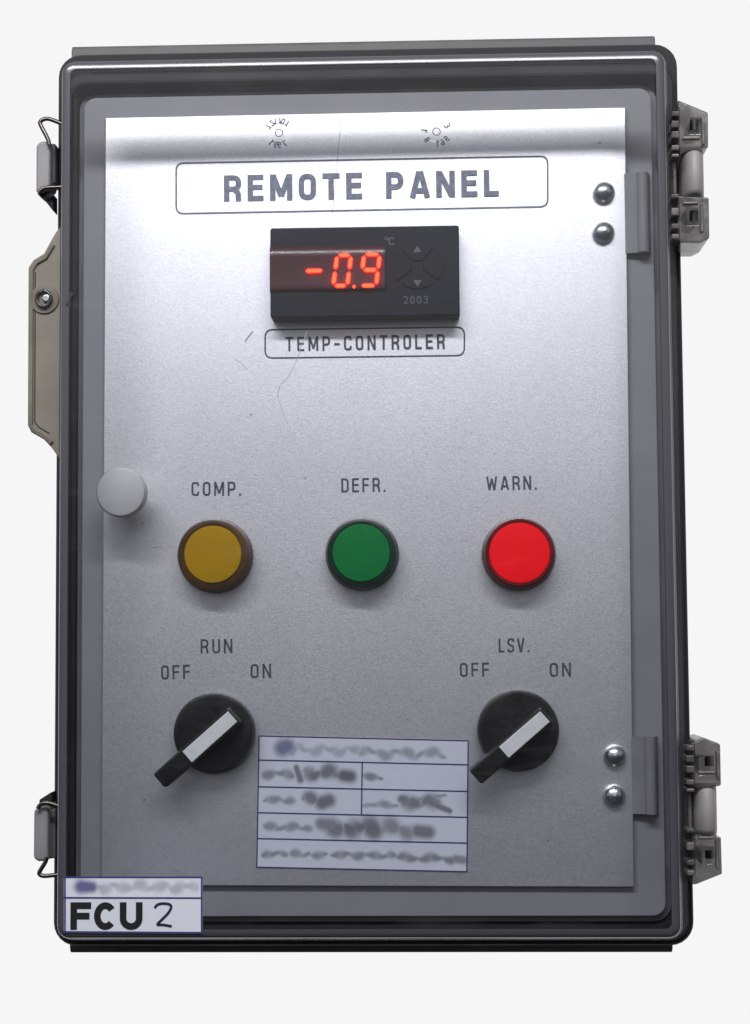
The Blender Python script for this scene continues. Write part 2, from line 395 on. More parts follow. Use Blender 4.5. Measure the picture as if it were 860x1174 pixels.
# tray: outer shell, open to the front, with a rim
bw, bh = .1530, .2185
_rr = rrect
def rrect(hw, hh, r, n=6, cx=0, cz=.0042): return _rr(hw, hh, r, n, cx, cz)
loft(bm, [(.0535, rrect(bw - .001, bh - .001, .010)), (.0550, rrect(bw, bh, .011)), (.062, rrect(bw, bh, .011)), (.063, rrect(bw - .003, bh - .003, .010)),
          (.150, rrect(bw - .006, bh - .006, .012)), (.151, rrect(bw - .009, bh - .009, .010)),
          (.148, rrect(bw - .010, bh - .010, .010)), (.070, rrect(bw - .0095, bh - .0095, .009)), (.0536, rrect(bw - .0095, bh - .0095, .009))], False, True)
# close rim front
body = None
rims = bm.verts[:]
n = len(rrect(1, 1, .1))
bm.verts.ensure_lookup_table()
A = bm.verts[0:n]; B = bm.verts[8 * n:9 * n]
for f in [f for f in bm.faces if len(f.verts) > 4]: bm.faces.remove(f)
bm.faces.new(bm.verts[5 * n:6 * n]); bm.faces.new(bm.verts[6 * n:7 * n])
for k in range(n):
    f = bm.faces.new((A[k], B[k], B[(k + 1) % n], A[(k + 1) % n]))
for f in list(bm.faces):     # no wall between the outer and inner back plates
    c = f.calc_center_median()
for f in bm.faces:
    if f.calc_center_median().y < .064: f.material_index = 1
body = build('enclosure_body', bm, ['body', 'rim'], smooth=35)

rrect = _rr
# top and bottom rain lips
for zpy, xa, xb, z0, z1 in (('top', -.1490, .1440, .2110, .2312), ('bottom', -.1475, .1444, -.2197, -.2090)):
    bm = bmesh.new(); s = 1 if z0 > 0 else -1
    yb = .100; yf = .0655
    zo = z1 if s > 0 else z0; zi = z0 if s > 0 else z1
    prof = [(yf + .0025, zi), (yf, zi + s * .002), (yf, zo - s * .0022), (yf + .0015, zo), (yb, zo), (yb, zi)]
    va = [bm.verts.new((xa, y, z)) for y, z in prof]; vb = [bm.verts.new((xb, y, z)) for y, z in prof]
    for k in range(len(prof)): bm.faces.new((va[k], va[(k + 1) % 6], vb[(k + 1) % 6], vb[k]))
    bm.faces.new(va[::-1]); bm.faces.new(vb)
    build('rain_lip', bm, 'lip', body, bevel=.0006, label='%s rain lip of the box' % zpy)

# gasket between lid and body
bm = bmesh.new()
g = [(.0482, rrect(.1503, .2110, .0095)), (.0534, rrect(.1503, .2110, .0095)), (.0534, rrect(.1450, .2060, .007)), (.0482, rrect(.1450, .2060, .007))]
rg = loft(bm, g, False, False)
for k in range(n): bm.faces.new((rg[3][k], rg[3][(k + 1) % n], rg[0][(k + 1) % n], rg[0][k]))
build('gasket', bm, 'gasket', body, smooth=35)

# dark channel floor behind the gasket and the raised inner frame
bm = bmesh.new()
def ringplate(bm, y0, y1, ho, vo, ro, hi, vi, ri, ox=0, oz=0):
    r = loft(bm, [(y0, rrect(ho, vo, ro, cx=ox, cz=oz)), (y1, rrect(ho, vo, ro, cx=ox, cz=oz)), (y1, rrect(hi, vi, ri, cx=ox, cz=oz)), (y0, rrect(hi, vi, ri, cx=ox, cz=oz))], False, False)
    for k in range(n): bm.faces.new((r[3][k], r[3][(k + 1) % n], r[0][(k + 1) % n], r[0][k]))
ringplate(bm, .058, .060, .1430, .2034, .008, .130, .190, .006)
build('gasket_channel', bm, 'groove', body, smooth=35)
bm = bmesh.new()
ringplate(bm, YF, .0578, .1400, .2004, .006, .1225, .181, .004, 0, 0)
build('inner_frame', bm, 'frame', body, bevel=.0008)

# ---------------------------------------------------------------- inner panel (hinged silver plate)
c4 = [P(121, 135, YP), P(717, 123, YP), P(727, 1017, YP), P(116, 1015, YP)]
bm = bmesh.new(); prism(bm, [(p.x, p.z) for p in (c4[0], c4[3], c4[2], c4[1])], YP, YP + .0022)
panel = build('inner_panel', bm, 'panel', bevel=.0004, label='silver sandblasted inner panel with engraved lettering')

# lettering on the panel
text_px('title_lettering', 'REMOTE PANEL', 257, 231.3, 572, 225.0, 30.8, 6.3, panel, 'ink_title', gap=.26, wide=1.25)
text_px('controller_caption', 'TEMP-CONTROLER', 327.5, 402.8, 510, 399.5, 16.6, 2.3, panel, 'ink', gap=.30)
for nm, w, a in (('lamp_caption', 'COMP.', (219.5, 568.5, 276.5, 568, 16, 2.1)), ('lamp_caption', 'DEFR.', (391.5, 564.5, 442, 563.5, 16, 2.1)),
                 ('lamp_caption', 'WARN.', (558, 562, 615.5, 561, 15.8, 2.1)), ('switch_caption', 'RUN', (230, 749, 266.5, 748.5, 16, 2.1)),
                 ('switch_caption', 'LSV.', (572, 748, 607, 747.5, 16, 2.1)), ('position_caption', 'OFF', (185, 779, 218, 778, 16, 2.1)),
                 ('position_caption', 'ON', (287.5, 777.5, 311, 777, 16, 2.1)), ('position_caption', 'OFF', (527.5, 776, 561, 775.5, 16, 2.1)),
                 ('position_caption', 'ON', (630.5, 776, 655, 775.5, 16, 2.1))):
    text_px(nm, w, *a, panel, 'ink', gap=.26)
def outline(name, quad, rpx, wpx, parent, m):
    q = [P2(x, y, YP - .0002) for x, y in quad]; k = PX
    bm = bmesh.new(); ribbon(bm, fillet(q, rpx * k, True), wpx * k, YP - .0002, .00015, True)
    return build(name, bm, m, parent)
outline('title_border', [(202, 187), (628, 179), (628, 237), (202, 245)], 9, 2.0, panel, 'ink_title')
outline('caption_border', [(304, 378), (532.5, 375), (532.5, 407.5), (304, 410.5)], 9, 1.7, panel, 'ink')

# dome head screws on the panel
for px, py in ((693, 219), (692.5, 265), (705.5, 867), (705, 913)):
    c = P(px, py, YP - .004); r = 12.8 * PX
    bm = bmesh.new(); prof = [(YP + .0001, r * .98), (YP - .0008, r)]
    for k in range(1, 9):
        a = rad(90 * k / 9); prof.append((YP - .0008 - .0046 * math.sin(a), r * math.cos(a)))
    prof.append((YP - .0055, r * .04))
    lathe(bm, c.x, c.z, prof, 40, True, True)
    build('dome_screw', bm, 'chrome', panel, smooth=50)

# hinge knuckles of the inner panel, on the right behind the lid
for pa, pb in (((719, 197), (746, 288)), ((727, 845), (755, 934))):
    a, b = P(*pa, YP - .004), P(*pb, YP - .004)
    bm = bmesh.new(); N = 12; w = (b.x - a.x)
    prof = [(a.x - .001, YP - .0002)]
    prof += [(a.x + w * .35, YP - .0012)]
    for k in range(N + 1):
        t = rad(180 * k / N); prof.append((a.x + w * .72 - math.cos(t) * w * .26, YP - .0012 - math.sin(t) * w * .30))
    prof += [(b.x + .001, YP + .002), (a.x - .001, YP + .002)]
    va = [bm.verts.new((x, y, a.z)) for x, y in prof]; vb = [bm.verts.new((x, y, b.z)) for x, y in prof]
    for k in range(len(prof)): bm.faces.new((va[k], va[(k + 1) % len(prof)], vb[(k + 1) % len(prof)], vb[k]))
    bm.faces.new(va[::-1]); bm.faces.new(vb)
    build('panel_hinge', bm, 'hinge_plate', panel, smooth=40)

# pull knob of the inner panel
kc = P(138, 564, .026); kr = 28.4 * PX * .972
bm = bmesh.new()
lathe(bm, kc.x, kc.z, [(YP, kr * .45), (.038, kr * .42), (.036, kr * .9), (.034, kr), (.0275, kr), (.0263, kr * .95), (.0258, kr * .85), (.0256, kr * .05)], 64)
build('pull_knob', bm, 'knob', panel, smooth=40, label='round white translucent pull knob at the left edge of the panel')

# ---------------------------------------------------------------- pilot lamps
for px, py, r_l, r_b, mn, lab in ((244, 635.8, 33.6, 43.2, 'amber', 'amber pilot lamp under the word COMP.'),
                                  (414.3, 634, 33.6, 42, 'green', 'green pilot lamp under the word DEFR.'),
                                  (595.8, 634, 35, 42, 'red', 'red pilot lamp under the word WARN.')):
    yf = .0375; c = P(px, py, yf); k = PX * .98
    R1, R2 = r_l * k, r_b * k
    bm = bmesh.new()
    lathe(bm, c.x, c.z, [(YP, R2 * 1.0), (YP - .003, R2 * 1.01), (YP - .0042, R2 * .985), (.0405, R2 * .965), (.0385, R2 * .93), (.0378, R1 * 1.05), (yf + .0004, R1 * 1.0), (yf + .0011, R1 * .97)], 72, True, True, mi=[1, 1, 0, 0, 0, 0, 0])
    b = build('pilot_lamp', bm, [mn + '_ring', 'black'], smooth=35, label=lab)
    bm = bmesh.new()
    lathe(bm, c.x, c.z, [(yf + .0015, R1 * .985), (yf + .0001, R1 * .985), (yf - .0005, R1 * .955), (yf - .0010, R1 * .7), (yf - .0012, R1 * .35), (yf - .00125, R1 * .03)], 72)
    build('lens', bm, mn, b, smooth=35, label=mn + ' lens')

# ---------------------------------------------------------------- selector switches
def local_frame(p, q):
    a, b = Vector(p), Vector(q); u = (b - a).normalized(); return a, b, u, Vector((-u.y, u.x))
def bar(bm, p, q, w0, w1, y0, y1, yq=None):
    """bar from p to q in the x,z plane, widths w0->w1, front y0 (yq at the far end), back y1"""
    a, b, u, v = local_frame(p, q); yq = y0 if yq is None else yq
    vs = []
    for pt, w, yf in ((a, w0, y0), (b, w1, yq)):
        for s in (1, -1):
            c = pt + v * s * w / 2
            vs.append(bm.verts.new((c.x, yf, c.y)))
        for s in (-1, 1):
            c = pt + v * s * w / 2 * 1.12
            vs.append(bm.verts.new((c.x, y1, c.y)))
    A, B = vs[:4], vs[4:]
    for k in range(4): bm.faces.new((A[k], A[(k + 1) % 4], B[(k + 1) % 4], B[k]))
    bm.faces.new(A[::-1]); bm.faces.new(B)
for cpx, tail, i0, i1, lab in (((244.6, 841), (181.5, 896), (266.8, 821.5), (214, 868.5), 'black selector switch under the word RUN'),
                               ((594.5, 838), (545, 892), (625, 821.5), (578, 863.3), 'black selector switch under the words LSV.')):
    c = P(*cpx, .040); k = PX * .985; R0 = 46.2 * k
    bm = bmesh.new()
    lathe(bm, c.x, c.z, [(YP, R0 * .97), (YP - .002, R0), (.0425, R0), (.0405, R0 * .97), (.0392, R0 * .90), (.0388, R0 * .5), (.0387, R0 * .05)], 72)
    d = build('selector_switch', bm, 'black', smooth=35, label=lab)
    yh = .0275
    pi0, pi1 = P2(*i0, yh), P2(*i1, yh); pt = P2(*tail, yh + .003)
    a, b, u, v = local_frame(pi0, pt)
    bm = bmesh.new()
    st = a - u * .0012
    bar(bm, (st.x, st.y), pt, 22 * k, 20 * k, yh, .0392, yh + .004)
    h = build('handle', bm, 'black', d, bevel=.0012, seg=3)
    a2, b2, u2, v2 = local_frame(pi0, pi1)
    bm = bmesh.new()
    yy = lambda t: yh - .0004 + t
    bar(bm, (a2.x, a2.y), (b2.x, b2.y), 15.5 * k, 15.5 * k, yh - .0005, yh + .003, yh + .0016)
    build('pointer_insert', bm, 'insert', d, bevel=.0003)

# ---------------------------------------------------------------- temperature controller
yc = .0375
q = [P(308.7, 261.6, yc), P(526, 257.7, yc), P(527.5, 362.5, yc), P(311, 363.5, yc)]
x0 = (q[0].x + q[3].x) / 2; x1 = (q[1].x + q[2].x) / 2; zt = (q[0].z + q[1].z) / 2; zb = (q[2].z + q[3].z) / 2
bm = bmesh.new()
prism(bm, rrect((x1 - x0) / 2, (zt - zb) / 2, .0012, 3, (x0 + x1) / 2, (zt + zb) / 2), yc, YP)
case = build('temperature_controller', bm, 'case', bevel=.0009, seg=3, label='charcoal digital temperature controller reading -0.9 above the TEMP-CONTROLER caption')
# display window: proud strip with chamfered long edges, open over the digits
wa, wb = P(309.6, 283, yc), P(441.5, 334, yc)
bm = bmesh.new()
y1_ = yc - .0015
prof = [(yc + .0003, wa.z), (yc - .0002, wa.z - .0001), (yc - .0009, wa.z - .0018), (yc - .0013, wa.z - .0036), (y1_, wa.z - .0056), (y1_, wb.z + .0040), (y1_ - .0004, wb.z + .0022),
        (y1_ - .0003, wb.z + .0012), (yc - .0006, wb.z + .0004), (yc + .0003, wb.z)]
va = [bm.verts.new((wa.x, y, z)) for y, z in prof]; vb = [bm.verts.new((wb.x, y, z)) for y, z in prof]
for k_ in range(len(prof)): bm.faces.new((va[k_], va[(k_ + 1) % len(prof)], vb[(k_ + 1) % len(prof)], vb[k_]))
bm.faces.new(va[::-1]); bm.faces.new(vb)
win = build('display_window', bm, 'window', case, smooth=50)
# seven segment digits standing just proud of the window
bm = bmesh.new(); yd = y1_ - .0016
def seg7(x, y, x2, y2, w=4.3):
    a, b = Vector(P2(x, y, yd)), Vector(P2(x2, y2, yd)); u = (b - a).normalized(); v = Vector((-u.y, u.x)); h = w * PX * .97 / 2
    pts = [a, a + u * h + v * h, b - u * h + v * h, b, b - u * h - v * h, a + u * h - v * h]
    prism(bm, [(p.x, p.y) for p in pts], yd, yd + .0005)
def digit(xl, xr, yt, yb, segs, sl=4.5):
    ym = (yt + yb) / 2; X = lambda x, y: x + sl * (yb - y) / (yb - yt) - sl * .3
    g = 1.6
    D = {'a': (xl + g, yt, xr - g, yt), 'g': (xl + g, ym, xr - g, ym), 'd': (xl + g, yb, xr - g, yb),
         'f': (xl, yt + g, xl, ym - g), 'b': (xr, yt + g, xr, ym - g), 'e': (xl, ym + g, xl, yb - g), 'c': (xr, ym + g, xr, yb - g)}
    for s in segs:
        a_, b_, c_, d_ = D[s]; seg7(X(a_, b_), b_, X(c_, d_), d_)
segs_px = []
_seg7 = seg7
def seg7(*a_): segs_px.append(a_); _seg7(*a_)
seg7(350.5, 310.6, 369.5, 310)
digit(383.5, 399.5, 292.5, 327.5, 'abcdef'); seg7(404.0, 328.6, 408.0, 328.5, 4)
digit(414.5, 432.5, 291.5, 327.3, 'abcdfg')
dg = build('display_digits', bm, 'led', case, label='lit red digits reading -0.9')
bm = bmesh.new()
for a_ in segs_px:
    A_, B_ = Vector(P2(a_[0], a_[1], yd)), Vector(P2(a_[2], a_[3], yd)); m_ = (A_ + B_) / 2
    A_ = m_ + (A_ - m_) * .72; B_ = m_ + (B_ - m_) * .72
    ribbon(bm, [A_, B_], 1.7 * PX, yd - .0001, .00008)
build('digit_glare', bm, 'led_glare', case)  # added strips imitate the overexposed orange middle of the lit digits
# arrow pad: four petals
pc = P(478.6, 305.5, yc); k = PX * .965
for ang in (90, 180, 270, 0):
    bm = bmesh.new(); pts = []
    r0, r1, hw = 7 * k, 28 * k, 38
    for t in range(9): a = rad(ang - hw + 2 * hw * t / 8); pts.append((pc.x + 1.08 * r1 * math.cos(a), pc.z + .95 * r1 * math.sin(a)))
    for t in range(5): a = rad(ang + hw * .9 - 1.8 * hw * t / 4); pts.append((pc.x + r0 * math.cos(a) * 1.08, pc.z + r0 * math.sin(a)))
    prism(bm, pts, yc - .0007, yc + .0003)
    bt = build('arrow_button', bm, 'button', case, bevel=.0003)
    if ang in (90, 270):
        bm = bmesh.new(); s = 1 if ang == 90 else -1; ccx, ccz = pc.x, pc.z + s * 19 * k
        prism(bm, [(ccx - 5 * k, ccz - s * 2.5 * k), (ccx + 5 * k, ccz - s * 2.5 * k), (ccx, ccz + s * 5 * k)], yc - .00085, yc - .0006)
        build('arrow_mark', bm, 'white_print', bt) if False else build('arrow_mark', bm, 'white_print', case)
for w, a, m_, s_ in (('C', (445.3, 281, 452.3, 280.8), 'white_print', (9, 1.4)), ('2003', (462.5, 348.5, 491, 348.0), 'faint_print', (9, 1.5))):
    text_px('controller_print', w, *a, s_[0], s_[1], case, m_, y=yc - .0002, gap=.22)
bm = bmesh.new(); p_ = P(443.2, 273.5, yc)
ribbon(bm, [(p_.x + .0007 * math.cos(t * .785), p_.z + .0007 * math.sin(t * .785)) for t in range(8)], .0004, yc - .0002, .00012, True)
build('degree_mark', bm, 'white_print', case)

# ---------------------------------------------------------------- paper stickers
def lerp4(Q, u, v): return (Q[0] * (1 - u) * (1 - v) + Q[1] * u * (1 - v) + Q[2] * u * v + Q[3] * (1 - u) * v)
def segd(px, py, s):
    x0, y0, x1, y1 = s[:4]; dx, dy = x1 - x0, y1 - y0; L = dx * dx + dy * dy
    t = 0 if L == 0 else max(0, min(1, ((px - x0) * dx + (py - y0) * dy) / L))
    r = s[4] + (s[5] - s[4]) * t
    return math.hypot(px - x0 - t * dx, py - y0 - t * dy) / r
def sticker(name, quad, y, strokes, paper, parent, nu, nv, label, y2=None):
    Q = [P(a, b, y) for a, b in quad]
    W_, H_ = quad[1][0] - quad[0][0], quad[3][1] - quad[0][1]
    bm = bmesh.new(); g = [[bm.verts.new(lerp4(Q, i / nu, j / nv)) for i in range(nu + 1)] for j in range(nv + 1)]
    for j in range(nv):
        for i in range(nu): bm.faces.new((g[j][i], g[j + 1][i], g[j + 1][i + 1], g[j][i + 1]))
    # thickness
    ext = [g[0][i] for i in range(nu + 1)] + [g[j][nu] for j in range(1, nv + 1)] + [g[nv][i] for i in range(nu - 1, -1, -1)] + [g[j][0] for j in range(nv - 1, 0, -1)]
    back = [bm.verts.new(v.co + Vector((0, .00012, 0))) for v in ext]; N = len(ext)
    for i in range(N): bm.faces.new((ext[i], ext[(i + 1) % N], back[(i + 1) % N], back[i]))
    bm.faces.new(back)
    cols = []
    for j in range(nv + 1):
        for i in range(nu + 1):
            x, z = i / nu * W_, j / nv * H_
            c = list(paper); wob = 1 + .006 * math.sin(x * .31 + z * .17) + .006 * math.sin(z * .43 - x * .11)
            c = [v_ * wob for v_ in c]
            bf, bc = 0, None
            for s in strokes:
                if not (min(s[0], s[2]) - 14 < x < max(s[0], s[2]) + 14 and min(s[1], s[3]) - 14 < z < max(s[1], s[3]) + 14): continue
                d = segd(x, z, s)
                if d < 1.3:
                    f = max(0, min(1, (1.3 - d) / 1.0)); f = f * f * (3 - 2 * f) * s[6]
                    if f > bf: bf, bc = f, s[7]
            if bc: c = [c[q_] * (1 - bf) + bc[q_] * bf for q_ in range(3)]
            cols += [c[0], c[1], c[2], 1]
    cols += [paper[0], paper[1], paper[2], 1] * len(back)
    o = build(name, bm, 'paper', parent, label=label)
    at = o.data.attributes.new('ink', 'FLOAT_COLOR', 'POINT'); at.data.foreach_set('color', cols)
    return o, Q, (W_, H_)
def rules(name, Q, WH, lines, wpx, y, parent, m='rule'):
    bm = bmesh.new(); j = 0
    for pts in lines:
        q_ = [lerp4(Q, a / WH[0], b / WH[1]) for a, b in pts]
        ribbon(bm, [(p.x, p.z) for p in q_], wpx * PX, y - j * .00001, .0001); j += 1
    return build(name, bm, m, parent)
GREY = (.16, .16, .19); DK = (.10, .10, .125); BL = (.05, .05, .20)
rs = random.Random(3)
def squiggle(x0, x1, yc_, amp, r, op, col, step=6):
    out = []; p1, p2, p3 = rs.uniform(0, 6), rs.uniform(0, 6), rs.uniform(0, 6); x = x0; st = 2.0
    f1, f2 = rs.uniform(.16, .24), rs.uniform(.36, .5)
    Y = lambda x: yc_ + amp * (.65 * math.sin(f1 * x + p1) + .35 * math.sin(f2 * x + p2))
    Rr = lambda x: r * (1 + .38 * math.sin(f1 * 1.3 * x + p3)) * min(1, .55 + .12 * min(x - x0, x1 - x))
    while x < x1:
        nx = min(x1, x + st)
        out.append((x, Y(x), nx, Y(nx), max(2.2, 1.12 * Rr(x)), max(2.2, 1.12 * Rr(nx)), op * (.84 + .16 * math.sin(.45 * x + p2)), col)); x = nx
    return out
ysk = YP - .0003
S = []
S += [(28, 14, 33, 12, 12, 11, .75, BL), (38, 18, 42, 14, 6, 4, .5, BL)] + squiggle(44, 116, 15, 4, 4.2, .45, GREY, 7) + squiggle(118, 214, 17, 4, 4.6, .6, GREY, 7)
S += squiggle(6, 40, 44, 2, 4.5, .75, GREY) + [(44, 36, 49, 50, 4, 5, .8, DK)] + squiggle(56, 92, 42, 3.5, 7, .85, DK) + [(98, 44, 106, 45, 9, 9, .9, DK)] + squiggle(121, 142, 45, 2, 3.8, .8, GREY)
S += squiggle(8, 42, 74, 1.6, 4, .7, GREY) + squiggle(52, 66, 72, 3, 6, .8, DK) + [(74, 76, 82, 73, 10, 9.5, .85, DK)] + squiggle(122, 160, 77, 1.5, 3.6, .65, GREY) + squiggle(162, 206, 73, 3.5, 7, .8, DK) + [(200, 74, 220, 82, 5, 4, .8, DK), (180, 70, 215, 64, 3, 2, .6, DK)]
S += squiggle(8, 62, 105, 2, 4.2, .7, GREY) + [(74, 100, 86, 102, 9, 11, .8, GREY)] + squiggle(80, 96, 104, 4, 8, .8, DK, 5) + squiggle(102, 138, 103, 5, 9, .85, DK, 5) + squiggle(144, 176, 104, 5, 8, .75, GREY, 5) + [(184, 106, 196, 107, 9.5, 9.5, .8, DK)]
S += squiggle(8, 34, 136, 2, 4.2, .75, GREY) + squiggle(40, 60, 135, 2, 4, .7, GREY) + squiggle(64, 80, 136, 1.5, 3.8, .7, GREY) + squiggle(86, 158, 135, 1.5, 4, .75, GREY) + squiggle(162, 226, 137, 2, 4.5, .8, GREY) + [(228, 137, 236, 138, 6, 6, .75, GREY)]
st1, Q1, WH1 = sticker('specification_label', [(296.5, 843), (537.5, 848.6), (536, 1000), (293.8, 994.8)], ysk, S, (.71, .735, .84), root, 240, 151, 'ruled paper label with blurred rows of print between the two selector switches')
W1, H1 = WH1; rows = [.187, .389, .585, .780]
rules('ruled_lines', Q1, WH1, [[(0, .7), (W1, .7)], [(0, H1 - .7), (W1, H1 - .7)], [(.7, 0), (.7, H1)], [(W1 - .7, 0), (W1 - .7, H1)]] + [[(0, H1 * r), (W1, H1 * r)] for r in rows] + [[(119.5, H1 * .187), (119.5, H1 * .585)]], 1.35, ysk - .00012, st1)

yf2 = -.00025
S2 = [(20, 11.5, 32, 12, 10, 8, .85, (.03, .025, .17)), (32, 13, 42, 12, 5, 3, .5, BL)] + squiggle(42, 152, 12, 3, 5, .5, GREY, 8)
st2, Q2, WH2 = sticker('name_label', [(73.3, 1005), (232.3, 1005), (232.3, 1070.5), (73.3, 1069.5)], yf2, S2, (.66, .68, .77), root, 160, 65, 'white paper label reading FCU 2 at the lower left corner of the lid')
W2, H2 = WH2
rules('ruled_lines', Q2, WH2, [[(0, .8), (W2, .8)], [(0, H2 - 1.2), (W2, H2 - 1.2)], [(1.3, 0), (1.3, H2)], [(W2 - 1.0, 0), (W2 - 1.0, H2)], [(0, 24.2), (W2, 24.2)]], 1.7, yf2 - .00012, st2)
text_px('printed_code', 'FCU', 80.5, 1066, 163.5, 1066, 31, 7.5, st2, 'fcu', y=yf2 - .00018, gap=.10, wide=1.5)
bm = bmesh.new()
pp = smoothpath([P(a, b, yf2) for a, b in ((177.5, 1041), (180, 1037), (187, 1035.5), (195, 1036.5), (197, 1040), (193, 1047), (186, 1054), (179, 1060.5), (187, 1060), (197, 1062))], 2)
ribbon(bm, [(p.x, p.z) for p in pp], 2.9 * PX * .94, yf2 - .0002, .00012)
build('handwritten_number', bm, 'pen', st2)

# ---------------------------------------------------------------- smoked lid
bm = bmesh.new()
secs = [(0, rrect(HW - .0044, HH - .0044, .0030)), (.00016, rrect(HW - .0028, HH - .0028, .0038)), (.0005, rrect(HW - .0016, HH - .0016, .0045)), (.0011, rrect(HW - .0007, HH - .0007, .0050)), (.003, rrect(HW, HH, .0056)),
        (.0115, rrect(HW + .0020, HH + .0021, .0064)), (.030, rrect(HW + .0060, HH + .0055, .0080)), (.0475, rrect(HW + .0098, HH + .0085, .0100)), (.048, rrect(HW + .0094, HH + .0081, .0096)), (.048, rrect(HW + .0066, HH + .0053, .008)),
        (.030, rrect(HW + .0032, HH + .0027, .006)), (.0115, rrect(HW - .0011, HH - .0010, .0046)), (.0045, rrect(HW - .0026, HH - .0026, .0036)), (.0030, rrect(HW - .0040, HH - .0040, .003))]
loft(bm, secs, True, True, [3, 3, 3, 3, 4, 2, 2, 2, 1, 1, 1, 4, 4])
lid = build('lid', bm, ['lid', 'lid_wall', 'lid_side', 'lid_edge', 'lid_corner'], smooth=40, label='smoked clear plastic lid over the panel')

# moulded date wheels at the top of the lid
for cx_, cy_, marks in ((320, 152.5, [(62, '10', 0), (98, '11', 0), (125, '2', 0), (150, '1', 0), (-128, '1', 0), (-105, '9', 0), (-88, '9', 0), (-62, '7', 0)]),
                        (500.5, 151, [(28, '3', 0), (-35, '9', 0), (-62, '6', 0), (-85, '1', 0), (-140, '8', 0), (175, '1', 0)])):
    c = P(cx_, cy_, 0); k = .0004
    bm = bmesh.new()
    def arc(r, a0, a1, w, N=24):
        ribbon(bm, [(c.x + r * math.cos(rad(a0 + (a1 - a0) * i / N)), c.z + r * math.sin(rad(a0 + (a1 - a0) * i / N))) for i in range(N + 1)], w, -.00012, .00006)
    arc(4.3 * k, 0, 359.9, 1.1 * k)
    j = 0
    for a, t, _ in marks:
        R_ = 21 * k; ca, sa = math.cos(rad(a)), math.sin(rad(a)); o_ = Vector((c.x + ca * R_, c.z + sa * R_)); tx = Vector((-sa, ca)) * len(t) * 2.2 * k
        rr_ = Vector((ca, sa)) * -3 * k
        lettering(bm, t, o_ + tx * -1 + rr_ if True else o_, o_ + tx + rr_, 7.5 * k, .20, -.00013 - j * .00001, .2, th=.00006, mirror=True); j += 1
    build('moulded_date_wheel', bm, 'emboss', lid)
    bm = bmesh.new()
    arc(11 * k, 35, 145, 1.8 * k)
    arc(12.3 * k, 0, 359.9, .5 * k)
    build('wheel_rim_glint', bm, 'emboss_light', lid)

# scratches and scuffs on the lid and panel
def scratch(pts, wpx, y, m, parent, name='scratch'):
    bm = bmesh.new(); ribbon(bm, [P2(a, b, y) for a, b in pts], wpx * PX, y, .00006); return build(name, bm, m, parent)
scratch([(352, 380), (346, 395), (341, 411), (335, 424), (329, 434), (321, 442), (318, 455)], .7, -.0001, 'scratch', lid)
scratch([(318, 455), (322, 465), (326, 476), (330, 487)], .5, -.0001, 'scratch', lid)
scratch([(391, 132), (390, 150), (388, 170), (384, 215), (381, 245)], .45, -.0001, 'emboss', lid)
scratch([(281, 392), (285, 386), (290, 380)], 1.2, -.0001, 'emboss', lid)
scratch([(270, 412), (277, 417), (284, 424)], .4, -.0001, 'emboss', lid)
scratch([(82, 336), (80.5, 340), (78.8, 346)], 2.2, -.0001, 'scuff', lid, 'scuff')
scratch([(82.5, 335), (81, 339)], 4, -.00012, 'scuff', lid, 'scuff')
scratch([(78.6, 347), (77.4, 351)], 5, -.00012, 'scuff', lid, 'scuff')
scratch([(175, 628), (186, 626.5)], .5, YP - .0001, 'scratch', panel)

